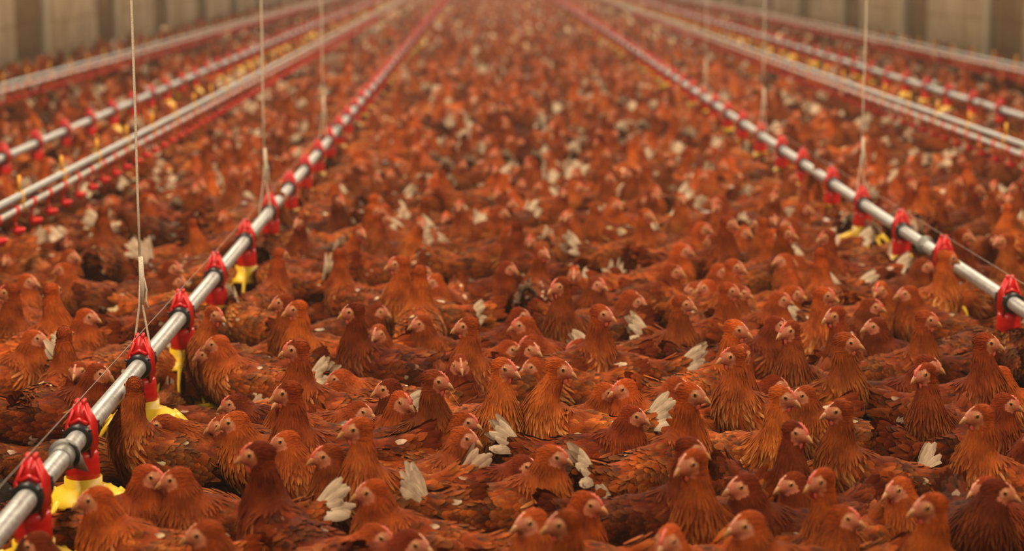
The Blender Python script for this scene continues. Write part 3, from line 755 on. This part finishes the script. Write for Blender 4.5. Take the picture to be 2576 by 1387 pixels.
TINTS = {'r': ((1, 1, 1), 'rust-brown'), 'd': ((.60, .50, .50), 'dark-chestnut'), 'o': ((1.14, 1.14, .95), 'orange-brown'),
         'g': ((1.20, 1.30, 1.2), 'golden-brown'), 'b': ((.84, .92, 1.15), 'dusty tan-brown'), 'm': ((.86, .84, .92), 'cream-flecked brown')}
TAILN = {'c': 'cream', 'u': 'creamup', 'b': 'brown', 't': 'tipped', 'k': 'dark'}
R_ = random.Random(7)
hens = []
def wrap(a): return (a + PI) % (2 * PI) - PI
for ln in CAT.replace('\n', '|').split('|'):
    if not ln.strip(): continue
    q = ln.split(); tx, ty = TILES[int(q[0])]
    px, py = tx + float(q[1]) / ZT[int(q[0])], ty + float(q[2]) / ZT[int(q[0])]
    bd, hd = math.radians(float(q[3])), math.radians(float(q[4])); nk = q[5]
    rel = wrap(hd - bd); lim = 1.0 if nk in 'fd' else 2.75
    sit = nk == 'd'
    rel = max(-lim, min(lim, rel)); rel = round(rel / (PI / 7)) * (PI / 7)
    sc = 1.02 + R_.uniform(-.04, .05)
    if nk == 'd': off = np.array([0, 0, .262 - SIT])
    else:
        p, R = hen_frame(nk, rel); off = p[3] - (0, 0, SIT * sit)
    bd = wrap(hd - rel) if nk not in 'd' else bd
    tall = 1.07 if nk == 'h' else 1.0
    W = at(px, py, off[2] * sc * tall); A = rotz(bd)
    loc = W[:2] - (A @ off)[:2] * sc
    hens.append(dict(x=loc[0], y=loc[1], a=bd, rel=rel, nk=nk, sc=sc, tint=q[6], tail=TAILN[q[7]], hand=1, sit=sit))

# fill the rest of the floor so that no bird stands in another
def clash(x, y, near, k=1.0):
    return any((x - o[0]) ** 2 + (y - o[1]) ** 2 < (o[2] * k) ** 2 for o in near)
from collections import defaultdict
DISC = np.array([(.072, .076), (-.015, .084), (-.105, .066)])     # a bird's footprint: three discs along its back
def discs(h): return [(h['x'] + u * math.cos(h['a']), h['y'] + u * math.sin(h['a']), r) for u, r in DISC]
def settle(hs, steps=80):
    """nudge the birds apart until no body stands in another; those with a raised head barely move"""
    X = np.array([(h['x'], h['y']) for h in hs]); A = np.array([h['a'] for h in hs]); U = np.stack([np.cos(A), np.sin(A)], 1)
    mob = np.array([1.0 if h['nk'] == 'd' else .25 for h in hs]); X0 = X.copy(); cap = np.array([.16 if h['nk'] == 'd' else .03 for h in hs])
    P = np.array([(p[0], p[1]) for p in POSTS])
    for _ in range(steps):
        C = X[:, None] + U[:, None] * DISC[None, :, :1]; mv = np.zeros_like(X)
        for i in range(3):
            for j in range(3):
                D = C[:, None, i] - C[None, :, j]; L = np.linalg.norm(D, axis=2) + 1e-6; ov = np.clip(DISC[i, 1] + DISC[j, 1] - .006 - L, 0, None); np.fill_diagonal(ov, 0)
                share = mob[:, None] / (mob[:, None] + mob[None])
                mv += (D / L[..., None] * (ov * share)[..., None]).sum(1) * .35
            D = C[:, None, i] - P[None]; L = np.linalg.norm(D, axis=2) + 1e-6; ov = np.clip(DISC[i, 1] + .045 - L, 0, None); mv += (D / L[..., None] * ov[..., None]).sum(1) * .5
        X = X + mv; d = X - X0; n = np.linalg.norm(d, axis=1) + 1e-9; X = X0 + d * np.minimum(1, cap / n)[:, None]
    for h, (x, y) in zip(hs, X): h['x'], h['y'] = float(x), float(y)
grid = defaultdict(list)
def put(x, y, r): grid[(int(x // .4), int(y // .4))].append((x, y, r))
def near(x, y):
    i, j = int(x // .4), int(y // .4)
    return [o for di in (-1, 0, 1) for dj in (-1, 0, 1) for o in grid.get((i + di, j + dj), ())]
POSTS = [(X, y) for X, ys in ((LX, L_FEED), (RX, R_FEED)) for y in ys if y < 14]
settle(hens)
seg = defaultdict(list)
def put3(h):
    for q in discs(h): seg[(int(q[0] // .2), int(q[1] // .2))].append(q)
def free3(h, slack=.012):
    for x, y, r in discs(h):
        i, j = int(x // .2), int(y // .2)
        for di in (-1, 0, 1):
            for dj in (-1, 0, 1):
                for o in seg.get((i + di, j + dj), ()):
                    if (x - o[0]) ** 2 + (y - o[1]) ** 2 < (r + o[2] - slack) ** 2: return False
    return True
for h in hens: put3(h)
for X, ys in ((LX, L_FEED), (RX, R_FEED)):
    for y in ys: put(X, y, .15)
for y in L_FEED[:2]: put(LX + .08, y - .08, .27)
pool = []
# birds feeding at the pans, heads down, tails outwards
for X, ys in ((LX, L_FEED), (RX, R_FEED), (-2.63, [L_FEED[9] + .8 * k - .1 for k in range(24)]), (3.65, [L_FEED[11] + .8 * k for k in range(24)])):
    for y in ys:
        if y < 5.7 or y > 30: continue
        for deg in (272, 322, 218, 20, 160):
            b = math.radians(deg + R_.uniform(-9, 9)); r_ = R_.uniform(.205, .235)
            h = dict(x=X + r_ * math.cos(b), y=y + r_ * math.sin(b), a=wrap(b + PI), rel=R_.choice([-2, 0, 0, 2]) * PI / 7, nk='d', sc=R_.uniform(.96, 1.05), tint=R_.choices('rdogbm', (30, 20, 18, 9, 12, 11))[0],
                     tail=R_.choices(['cream', 'creamup', 'brown', 'tipped', 'dark'], (1.2, 1, 4, 2.0, 2.5))[0], hand=0, sit=False)
            h['u'], h['v'], h['d'] = pix((h['x'], h['y'], .3))
            if h['d'] < 12 and not free3(h, .045): continue
            put3(h); put(h['x'], h['y'], .155); pool.append(h)
yv = 2.6
cand = []
rows = 0
while yv < 70:
    x = -5.0 + R_.uniform(0, .2)
    step = .212 if yv > 10.5 else .09
    while x < 5.8:
        cx_, cy_ = x + R_.uniform(-.075, .075), yv + R_.uniform(-.07, .07)
        u, v, d = pix((cx_, cy_, .3))
        if d > 1 and -500 - 900 * (d < 12) < u < 3076 + 900 * (d < 12): cand.append((cx_, cy_, u, v, d))
        x += step
    yv += .09 if yv < 10.5 else .195 if yv < 30 else .235
cand.sort(key=lambda c: c[4])
for cx_, cy_, u, v, d in cand:
    if clash(cx_, cy_, near(cx_, cy_), 1.0): continue
    tight = d < 10
    if d < 7.2 and R_.random() < .8: continue
    if abs(cx_ - LX) < .06 and d < 12: continue
    w = R_.random(); inner = d < 6.9
    nk = ('d' if w < .45 else 'l' if w < .90 else 'm') if inner else ('h' if w < .26 else 'm' if w < .56 else 'l' if w < .76 else 'f' if w < .82 else 'd')
    if nk in 'hmf' and min(abs(cx_ - q) for q in (-1.86, 2.72, -3.65, 4.75)) < .2: nk = 'd'
    rel = R_.choice([-5, -4, -3, -2, -1, 0, 0, 1, 2, 3, 4, 5]) if nk not in 'fd' else R_.choice([-2, 0, 0, 2])
    a = R_.uniform(0, 2 * PI)
    if nk == 'd' and R_.random() < .6: a = R_.choice([0, PI]) + R_.uniform(-.5, .5)
    if tight:
        for _ in range(12):
            if free3(dict(x=cx_, y=cy_, a=a)): break
            a = R_.uniform(0, 2 * PI)
        else: continue
        put3(dict(x=cx_, y=cy_, a=a))
    else: put(cx_, cy_, .165)
    pool.append(dict(x=cx_, y=cy_, a=a, rel=rel * PI / 7, nk=nk, sc=R_.uniform(.92, 1.06) * (.93 if inner else 1), tint=R_.choices('rdogbm', (30, 16, 22, 9, 12, 11))[0],
                     tail=R_.choices(['cream', 'creamup', 'brown', 'tipped', 'dark'], (2.2, 1.3, 4, 2.4, 2.2))[0], hand=0, u=u, v=v, d=d, sit=nk in 'dl' or (nk == 'm' and R_.random() < .4)))
pool.sort(key=lambda h: h['d'])
inframe = [h for h in pool if -60 < h['u'] < 2636 and h['v'] < 1480]
N_IND = 300
singles = hens + inframe[:N_IND - len(hens)]
ids = {id(h) for h in singles}
crowd = [h for h in pool if id(h) not in ids]
print('hand placed', len(hens), 'singles', len(singles), 'crowd', len(crowd), 'last single at', singles[-1].get('d'))

PROTO = {}
BODY = {}
def proto(nk, rel, m, var, sit):
    key = (nk, round(rel, 3), m, sit, var)
    if key not in PROTO:
        if key[:4] not in BODY:
            (V, F, C, U, M), p, R = hen_body(nk, rel, len(BODY) + 11, 0, .10 if m else .014, sit)
            BODY[key[:4]] = (mesh_np('hen', V, F, C, [MAT['feather'], MAT['face']], M, U), p, R)
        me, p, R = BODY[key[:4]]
        parts = []
        gs = head_parts(p, R, (.7, 1.3)[var])
        for k, g in gs.items(): parts.append((k.rstrip('2'), eye_mesh(g) if 'eye' in k else g.mesh(k, MAT['beak' if k == 'beak' else 'comb' if var or k == 'wattle' else 'comb_pale'])))
        PROTO[key] = (me, parts)
    return PROTO[key]
TAILM = {}
def tailm(kind, v):
    if (kind, v) not in TAILM: TAILM[kind, v] = tail_mesh(kind, v * 7 + len(kind))
    return TAILM[kind, v]

# ---- words that single out each bird
def facing(a):
    a = math.degrees(a) % 360
    return ['facing right wall', 'facing away', 'facing left wall', 'facing camera'][int(((a + 45) % 360) // 90)]
POSEW = {'h': 'neck tall', 'm': 'head up', 'l': 'head low', 'f': 'neck forward', 'd': 'head hidden'}
def place(h):
    x, y = h['x'], h['y']; f = (x - LX) / (RX - LX)
    k = int(np.argmin([abs(y - v) for v in L_FEED[:20]]))
    if x < -1.95: lane = 'beyond left drinker'
    elif x < LX - .3: lane = 'outside left pipe'
    elif x < LX: lane = 'under left pipe'
    elif x > RX + .3: lane = 'outside right pipe'
    elif x > RX: lane = 'under right pipe'
    else: lane = ['inside left pipe', 'left of mid-aisle', 'in mid-aisle', 'right of mid-aisle', 'inside right pipe'][min(4, int(f * 5))]
    return lane, 'by %s left feeder' % ords[k]
for h in singles:
    h['big'] = int(R_.random() < .35 and h['nk'] != 'd')
    u, v, d = pix((h['x'], h['y'], .3)); h['u'] = u
    lane, lev = place(h)
    h['w'] = [TINTS[h['tint']][1], 'hen', POSEW[h['nk']], facing(h['a'] + (h['rel'] if h['nk'] in 'hml' else 0)), lane, lev]
def text(h, extra=''):
    c, n, p, f, l, v = h['w']; return '%s hen, %s, %s, %s%s, %s' % (c, p, f, extra, l, v)
groups = defaultdict(list)
for h in singles: groups[text(h)].append(h)
for k, gq in groups.items():
    if len(gq) == 1: gq[0]['label'] = k; continue
    gq.sort(key=lambda h: h['u'])
    for i, h in enumerate(gq):
        c, n, p, f, l, v = h['w']
        nth = (['leftmost', 'rightmost'] if len(gq) == 2 else ['leftmost', 'middle', 'rightmost'] if len(gq) == 3 else ['leftmost', 'second', 'third', 'fourth', 'fifth', 'sixth', 'seventh', 'eighth'][:len(gq) - 1] + ['rightmost'])[i]
        h['label'] = '%s %s hen, %s, %s, %s, %s' % (nth, c, p, f, l, v)
for h in singles:
    assert len(h['label'].split()) <= 16, h['label']

assert len({h['label'] for h in singles}) == len(singles)
for h in singles:
    me, parts = proto(h['nk'], h['rel'], h['tint'] == 'm', h['big'], h['sit'])
    o = linked('hen', me); c = TINTS[h['tint']][0]; j = R_.uniform(.55, 1.2); jw = R_.uniform(.94, 1.06)
    o.color = (c[0] * j, c[1] * j * jw, c[2] * j * jw, 1)
    o.location = (h['x'], h['y'], 0); o.rotation_euler = (0, R_.uniform(-.07, .05) * (not h['sit']), h['a']); o.scale = (h['sc'] * R_.uniform(.97, 1.03), h['sc'] * R_.uniform(.95, 1.05), h['sc'] * (1.07 if h['nk'] == 'h' else 1))
    o['label'] = h['label']; o['category'] = 'chicken'; o['group'] = 'brown hens crowding the barn floor'
    for k, m in parts:
        if h['nk'] == 'd' and k in ('wattle',): continue
        linked(k, m, o)
    t = linked('tail', tailm(h['tail'], int(h['x'] * 50) % 2), o)
    if h['sit']: t.location.z = -SIT
    t.color = (1, 1, 1, 1) if 'cream' in h['tail'] or h['tail'] == 'tipped' else o.color
    if 'cream' in h['tail']: t['label'] = 'cream tail feathers'

# ---- the far flock: one uncountable crowd
def crowd_proto(nk, rel, lod, tail, seed, stand=False):
    sit = lod < 2 and nk in 'dl' and not stand
    (V, F, C, U, M), p, R = hen_body(nk, rel, seed, lod, .07, sit)
    mats = [MAT['feather_i'], MAT['face'], MAT['comb'], MAT['beak'], MAT['tail']]
    Vs, Fs, Cs, Us, Ms = [V], list(F), [C], [U], [M]; nb = len(V)
    F4 = [F[0]]; F3 = list(F[1:]); n4 = len(F[0]); M4_, M3 = [M[:n4]], [M[n4:]]
    def addg(g, mi):
        nonlocal nb
        v = np.concatenate(g.V); Vs.append(v); Cs.append(np.ones((len(v), 3))); Us.append(np.zeros((len(v), 2)))
        f = np.concatenate(g.F4) + nb; F4.append(f); M4_.append(np.full(len(f), mi))
        if g.F3: f = np.concatenate(g.F3) + nb; F3.append(f); M3.append(np.full(len(f), mi))
        nb += len(v)
    hp = head_parts(p, R, 1.1)
    addg(hp['comb'], 2)
    if lod < 2: addg(hp['beak'], 3); addg(hp['wattle'], 2)
    tm = tail_mesh(tail, seed) if lod < 2 else None
    if tm is not None:
        v = np.zeros(len(tm.vertices) * 3, 'f'); tm.vertices.foreach_get('co', v); v = v.reshape(-1, 3)
        c = np.zeros(len(v) * 4, 'f'); tm.attributes['col'].data.foreach_get('color', c)
        f = np.zeros(len(tm.loops), 'i'); tm.loops.foreach_get('vertex_index', f); f = f.reshape(-1, 4)
        if sit: v[:, 2] -= SIT
        Vs.append(v); Cs.append(c.reshape(-1, 4)[:, :3]); Us.append(np.zeros((len(v), 2))); F4.append(f + nb); M4_.append(np.full(len(f), 0 if tail in ('brown', 'dark') else 4)); nb += len(v)
        bpy.data.meshes.remove(tm)
    else:
        g = Geo().add([(-.17, -.02, .20), (-.17, .02, .20), (-.27, -.035, .29), (-.27, .035, .29), (-.16, 0, .25), (-.24, 0, .33)], [(0, 1, 3, 2), (0, 4, 5, 2), (1, 3, 5, 4)])
        addg(g, 0); Cs[-1][:] = TAILS[tail][5] * .9
    me = mesh_np('far_hen', np.concatenate(Vs), [np.concatenate(F4)] + ([np.concatenate(F3)] if F3 else []), np.concatenate(Cs), mats, np.concatenate(M4_ + M3), np.concatenate(Us))
    return bpy.data.objects.new('far_hen', me)
protos = []
spec = [('h', 0, 'cream'), ('h', 1.3, 'brown'), ('h', -1.3, 'creamup'), ('m', .4, 'tipped'), ('m', -.9, 'dark'), ('m', 1.8, 'cream'), ('l', 0, 'creamup'), ('l', -.9, 'dark'), ('f', .3, 'brown'), ('d', 0, 'cream'), ('d', .6, 'tipped'), ('l', 1.4, 'brown'), ('d', -.3, 'brown')]
for lod in (1, 2):
    for i, (nk, rel, tl) in enumerate(spec): protos.append(crowd_proto(nk, rel, lod, tl, 100 + i, i == 12))
PK = {'h': (0, 1, 2), 'm': (3, 4, 5), 'l': (6, 7, 11), 'f': (8,), 'd': (9, 10)}
n = len(crowd)
cm = bpy.data.meshes.new('distant_hens'); cm.vertices.add(n)
cm.vertices.foreach_set('co', np.array([(h['x'], h['y'], 0) for h in crowd], 'f').ravel())
def att(name, typ, key, data):
    a = cm.attributes.new(name, typ, 'POINT'); a.data.foreach_set(key, np.array(data, 'f' if key != 'value' or typ == 'FLOAT' else 'i').ravel())
att('rot', 'FLOAT', 'value', [h['a'] for h in crowd]); att('size', 'FLOAT', 'value', [h['sc'] for h in crowd])
att('pick', 'INT', 'value', [(12 if h['nk'] == 'd' and not h['sit'] else R_.choice(PK[h['nk']])) + (13 if h['d'] > 26 else 0) for h in crowd])
tc_ = []
for h in crowd:
    c = TINTS[h['tint']][0]; j = R_.uniform(.45, 1.5); tc_.append((c[0] * j, c[1] * j, c[2] * j, 1))
att('tint', 'FLOAT_COLOR', 'color', tc_)
co = linked('distant_hens', cm); co['kind'] = 'stuff'; co['category'] = 'chicken'; co['label'] = 'dense crowd of brown hens filling the barn floor to its far end'
ng = bpy.data.node_groups.new('crowd', 'GeometryNodeTree')
ng.interface.new_socket('Geometry', in_out='INPUT', socket_type='NodeSocketGeometry'); ng.interface.new_socket('Geometry', in_out='OUTPUT', socket_type='NodeSocketGeometry')
gi, go = ng.nodes.new('NodeGroupInput'), ng.nodes.new('NodeGroupOutput')
join = ng.nodes.new('GeometryNodeJoinGeometry')
for ob in reversed(protos):
    oi = ng.nodes.new('GeometryNodeObjectInfo'); oi.inputs['Object'].default_value = ob; oi.inputs['As Instance'].default_value = True
    ng.links.new(oi.outputs['Geometry'], join.inputs[0])
m2p = ng.nodes.new('GeometryNodeMeshToPoints'); iop = ng.nodes.new('GeometryNodeInstanceOnPoints')
def named(nm, typ):
    q = ng.nodes.new('GeometryNodeInputNamedAttribute'); q.data_type = typ; q.inputs['Name'].default_value = nm; return q.outputs['Attribute']
cx3 = ng.nodes.new('ShaderNodeCombineXYZ'); ng.links.new(named('rot', 'FLOAT'), cx3.inputs['Z'])
e2r = ng.nodes.new('FunctionNodeEulerToRotation'); ng.links.new(cx3.outputs[0], e2r.inputs[0])
ng.links.new(gi.outputs[0], m2p.inputs['Mesh']); ng.links.new(m2p.outputs[0], iop.inputs['Points']); ng.links.new(join.outputs[0], iop.inputs['Instance'])
iop.inputs['Pick Instance'].default_value = True
ng.links.new(named('pick', 'INT'), iop.inputs['Instance Index']); ng.links.new(e2r.outputs[0], iop.inputs['Rotation']); ng.links.new(named('size', 'FLOAT'), iop.inputs['Scale'])
ng.links.new(iop.outputs[0], go.inputs[0])
co.modifiers.new('crowd', 'NODES').node_group = ng
print('prototypes', len(BODY), len(PROTO), 'objects', len(COL.objects))
